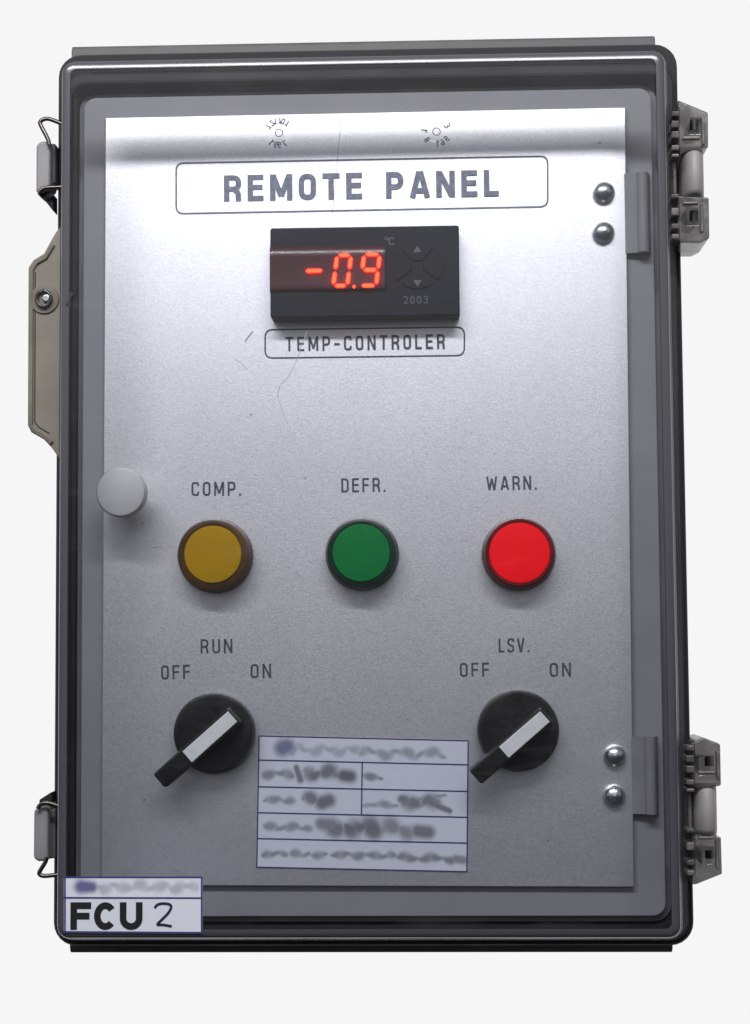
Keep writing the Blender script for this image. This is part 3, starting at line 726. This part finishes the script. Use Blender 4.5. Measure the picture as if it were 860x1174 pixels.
# ---------------------------------------------------------------- hinges on the right
def poly_px(pts, y): return [P2(a, b, y) for a, b in pts]
for dx, dy, hx, lab in ((0, 0, 0, 'upper lid hinge'), (17, 728, 1, 'lower lid hinge')):
    def T(x, y): return (x + dx + (1.0 * (y - 112) / 166 if hx else 0), y + dy + (2 if hx and y > 250 else 0))
    yh0, yh1 = .030, .062
    bm = bmesh.new()
    # upper and lower knuckle blocks, each an open frame with a window, and a back leaf
    def frame(ptsout, ptsin):
        po = poly_px([T(*p) for p in ptsout], yh0); pi_ = poly_px([T(*p) for p in ptsin], yh0)
        o0 = [bm.verts.new((x, yh0, z)) for x, z in po]; o1 = [bm.verts.new((x, yh1, z)) for x, z in po]
        i0_ = [bm.verts.new((x, yh0, z)) for x, z in pi_]; i1_ = [bm.verts.new((x, yh1 - .012, z)) for x, z in pi_]
        N = len(po)
        hx0, hx1 = min(v.co.x for v in i0_), max(v.co.x for v in i0_); hz0, hz1 = min(v.co.z for v in i0_), max(v.co.z for v in i0_)
        for v in i0_ + i1_: bm.verts.remove(v)
        mx_, mz_ = (hx0 + hx1) / 2, (hz0 + hz1) / 2; i0_, i1_ = [], []
        for x, z in po:
            dx_, dz_ = x - mx_, z - mz_; t_ = 1 / max(abs(dx_) / ((hx1 - hx0) / 2), abs(dz_) / ((hz1 - hz0) / 2))
            q0 = (mx_ + dx_ * t_, mz_ + dz_ * t_)
            i0_.append(bm.verts.new((q0[0], yh0, q0[1]))); i1_.append(bm.verts.new((q0[0], yh1 - .012, q0[1])))
        for k in range(N):
            l_ = (k + 1) % N
            bm.faces.new((o0[k], o0[l_], o1[l_], o1[k])); bm.faces.new((i0_[k], i0_[l_], i1_[l_], i1_[k])); bm.faces.new((o0[k], o0[l_], i0_[l_], i0_[k]))
        bm.faces.new(o1); bm.faces.new(i1_)
    leaf = poly_px([T(771, 124), T(780, 122), T(780, 274), T(771, 276)], .050)
    prism(bm, leaf, .050, .0625)
    hg = build('hinge', bm, 'hinge', bevel=.0006, seg=2, label=lab)
    if not hx:
        kn = [([(777, 114), (812, 128.5), (812.3, 169), (777, 171)], [(790, 136), (804, 136.5), (804, 152), (790, 152)]),
              ([(777, 224), (813, 226), (813.7, 273), (803, 278), (777, 278)], [(785, 238), (800, 239), (800, 256), (793, 257), (785, 256)])]
    else:
        kn = [([(776, 124), (789, 117.5), (809, 125), (809.6, 173), (776, 177)], [(781, 140), (797, 140), (797, 160), (781, 160)]),
              ([(776, 231), (809, 232), (810, 272), (780, 284), (776, 284)], [(786, 247), (798, 247), (798, 261), (790, 262), (786, 261)])]
    for k_ in kn:
        bm = bmesh.new(); frame(*k_); build('knuckle', bm, 'hinge', hg, bevel=.0009, seg=2)
    # ribs and steps
    bm = bmesh.new()
    def pb(x0_, y0_, x1_, y1__, ya, yb_):
        a = P(*T(x0_, y0_), ya); b = P(*T(x1_, y1__), ya); box(bm, min(a.x, b.x), max(a.x, b.x), ya, yb_, min(a.z, b.z), max(a.z, b.z))
    for yy0, yy1 in ((127, 133), (138, 146), (150, 158), (166, 172), (176, 180), (222, 227), (238, 247), (256, 262), (268, 274)):
        pb(770, yy0, 779, yy1, .027, .040)
    pb(771.5, 180, 776, 222, .034, .050)
    pb(804.5, 133, 808.5, 166, .0292, .034)
    pb(803, 232, 807, 266, .0292, .034)
    pb(783, 156, 803, 159.5, .0292, .034); pb(783, 231, 801, 234, .0292, .034)
    build('hinge_ribs', bm, 'hinge2', hg, bevel=.0005)
    for yy in (144, 248):
        bm = bmesh.new(); a = P(*T(796, yy - 6), .044); b = P(*T(796, yy + 6), .044)
        tube(bm, [(a.x, .044, a.z), (b.x, .044, b.z)], .0022, 14)
        build('hinge_pin', bm, 'chrome', hg, smooth=40)
    # grey barrel with a domed left side
    a = P(*T(782, 170), .030); b = P(*T(812, 223), .030); bm = bmesh.new()
    if hx: a = P(794.5, 901, .030); b = P(827.5, 958.5, .030)
    w = b.x - a.x; prof = []
    for t in range(13):
        th = rad(180 * t / 12); prof.append((a.x + w * (.5 - .5 * math.cos(th)), .046 - .017 * math.sin(th)))
    rings = []
    for f_, sc in ((0, .80), (.06, .93), (.12, 1.0), (.88, 1.0), (.94, .93), (1, .80)):
        z = a.z + (b.z - a.z) * f_
        rings.append([bm.verts.new((b.x - (b.x - x) * (.75 + .25 * sc if sc < 1 else 1), .046 - (.046 - y) * sc, z)) for x, y in prof])
    for r0_, r1_ in zip(rings, rings[1:]):
        for k in range(12): bm.faces.new((r0_[k], r0_[k + 1], r1_[k + 1], r1_[k]))
        bm.faces.new((r0_[12], r0_[0], r1_[0], r1_[12]))
    bm.faces.new(rings[0][::-1]); bm.faces.new(rings[-1])
    build('hinge_barrel', bm, 'barrel', hg, smooth=60)

# ---------------------------------------------------------------- latches on the left
for sc, top, lab in ((0, 0, 'upper wire latch'), (1, 1, 'lower wire latch')):
    if not sc:
        bodyp = [(57.5, 161.5), (46, 161.5), (41.3, 166), (41, 221), (49, 219), (57.5, 213)]
        up = [(71, 142), (58, 136.5), (51, 136), (45.6, 139.5), (46.5, 143.5), (55.5, 160), (56.5, 166)]
        lo = [(71, 214.5), (56, 215), (49, 216), (44, 221)]
        keep = [(42, 221.5), (50, 228), (61, 242), (61, 222), (52, 219)]
    else:
        bodyp = [(55, 925), (43.5, 925), (38.5, 929), (38, 985), (44, 988), (55, 987)]
        up = [(70, 925), (57, 920.5), (50, 920.5), (45.5, 923), (43.5, 927)]
        lo = [(70, 1002.5), (56, 1004), (49, 1004.5), (44.5, 1002), (46, 998), (52, 989), (54, 983)]
        keep = [(45, 917), (59, 908), (60, 921), (45, 922)]
    bm = bmesh.new(); prism(bm, poly_px(bodyp, .040), .040, .056)
    lt = build('latch', bm, 'latch', bevel=.0016, seg=3, label=lab)
    bm = bmesh.new(); prism(bm, poly_px([(54, bodyp[0][1] + 3), (54, bodyp[-1][1] - 2), (63.5, bodyp[-1][1] - 3), (63.5, bodyp[0][1] + 3)], .046), .046, .060)
    build('latch_hook', bm, 'lip', lt, bevel=.0006)
    for w_ in (up, lo):
        bm = bmesh.new(); tube(bm, smoothpath([P(a, b, .038) for a, b in w_], 2), .00105, 10)
        build('wire_loop', bm, 'wire', lt, smooth=60)
    bm = bmesh.new(); prism(bm, poly_px(keep, .044), .044, .054)
    build('latch_keeper', bm, 'gasket', lt, bevel=.0005)

# ---------------------------------------------------------------- padlock tab on the left
tabp = [(71, 258), (64, 266), (60, 273), (50.5, 290.5), (38.3, 298), (33, 306), (32, 488), (35.8, 495.5), (50.5, 504), (59, 513), (71, 530)]
bm = bmesh.new(); prism(bm, poly_px(tabp, .050), .0500, .0530)
tab = build('locking_tab', bm, 'tab', bevel=.0005, label='olive tinted locking tab with a screw hole on the left edge')
bm = bmesh.new()
rim = [(61, 280), (52, 295), (41.5, 301), (36, 309), (35.2, 487), (39, 493), (52, 501), (60, 508)]
pts = [P2(a, b, .050) for a, b in rim]
ribbon(bm, pts, 5.5 * PX, .0488, .0015)
build('tab_rim', bm, 'tab_rim', tab, bevel=.0004)
bm = bmesh.new()
pts = [P2(a, b, .050) for a, b in ((40.5, 312), (40, 484), (45, 490), (57, 497))]
ribbon(bm, pts, 1.0 * PX, .0497, .0005)
build('tab_groove_shade', bm, 'gasket', tab)  # raised dark strip stands in for the shade inside a groove
bc = P(48.5, 341, .045)
bm = bmesh.new(); lathe(bm, bc.x, bc.z, [(.0502, 17 * PX), (.0490, 16.5 * PX), (.0488, 10 * PX)], 40, False, True)
pts_ok = True
build('boss_pad', bm, 'tab_rim', tab, smooth=35)
bm = bmesh.new()
ring = [(bc.x + 8.2 * PX * math.cos(rad(t * 15)), .0475, bc.z + 9 * PX * math.sin(rad(t * 15))) for t in range(24)]
tube(bm, ring, .0009, 8, True)
build('screw_boss', bm, 'hinge', tab, smooth=60)
bm = bmesh.new(); h = P(52, 341, .046); lathe(bm, h.x, h.z, [(.0480, 4.6 * PX), (.0475, 4.4 * PX), (.0472, 3.2 * PX)], 24)
build('screw_head', bm, 'chrome', tab, smooth=40)
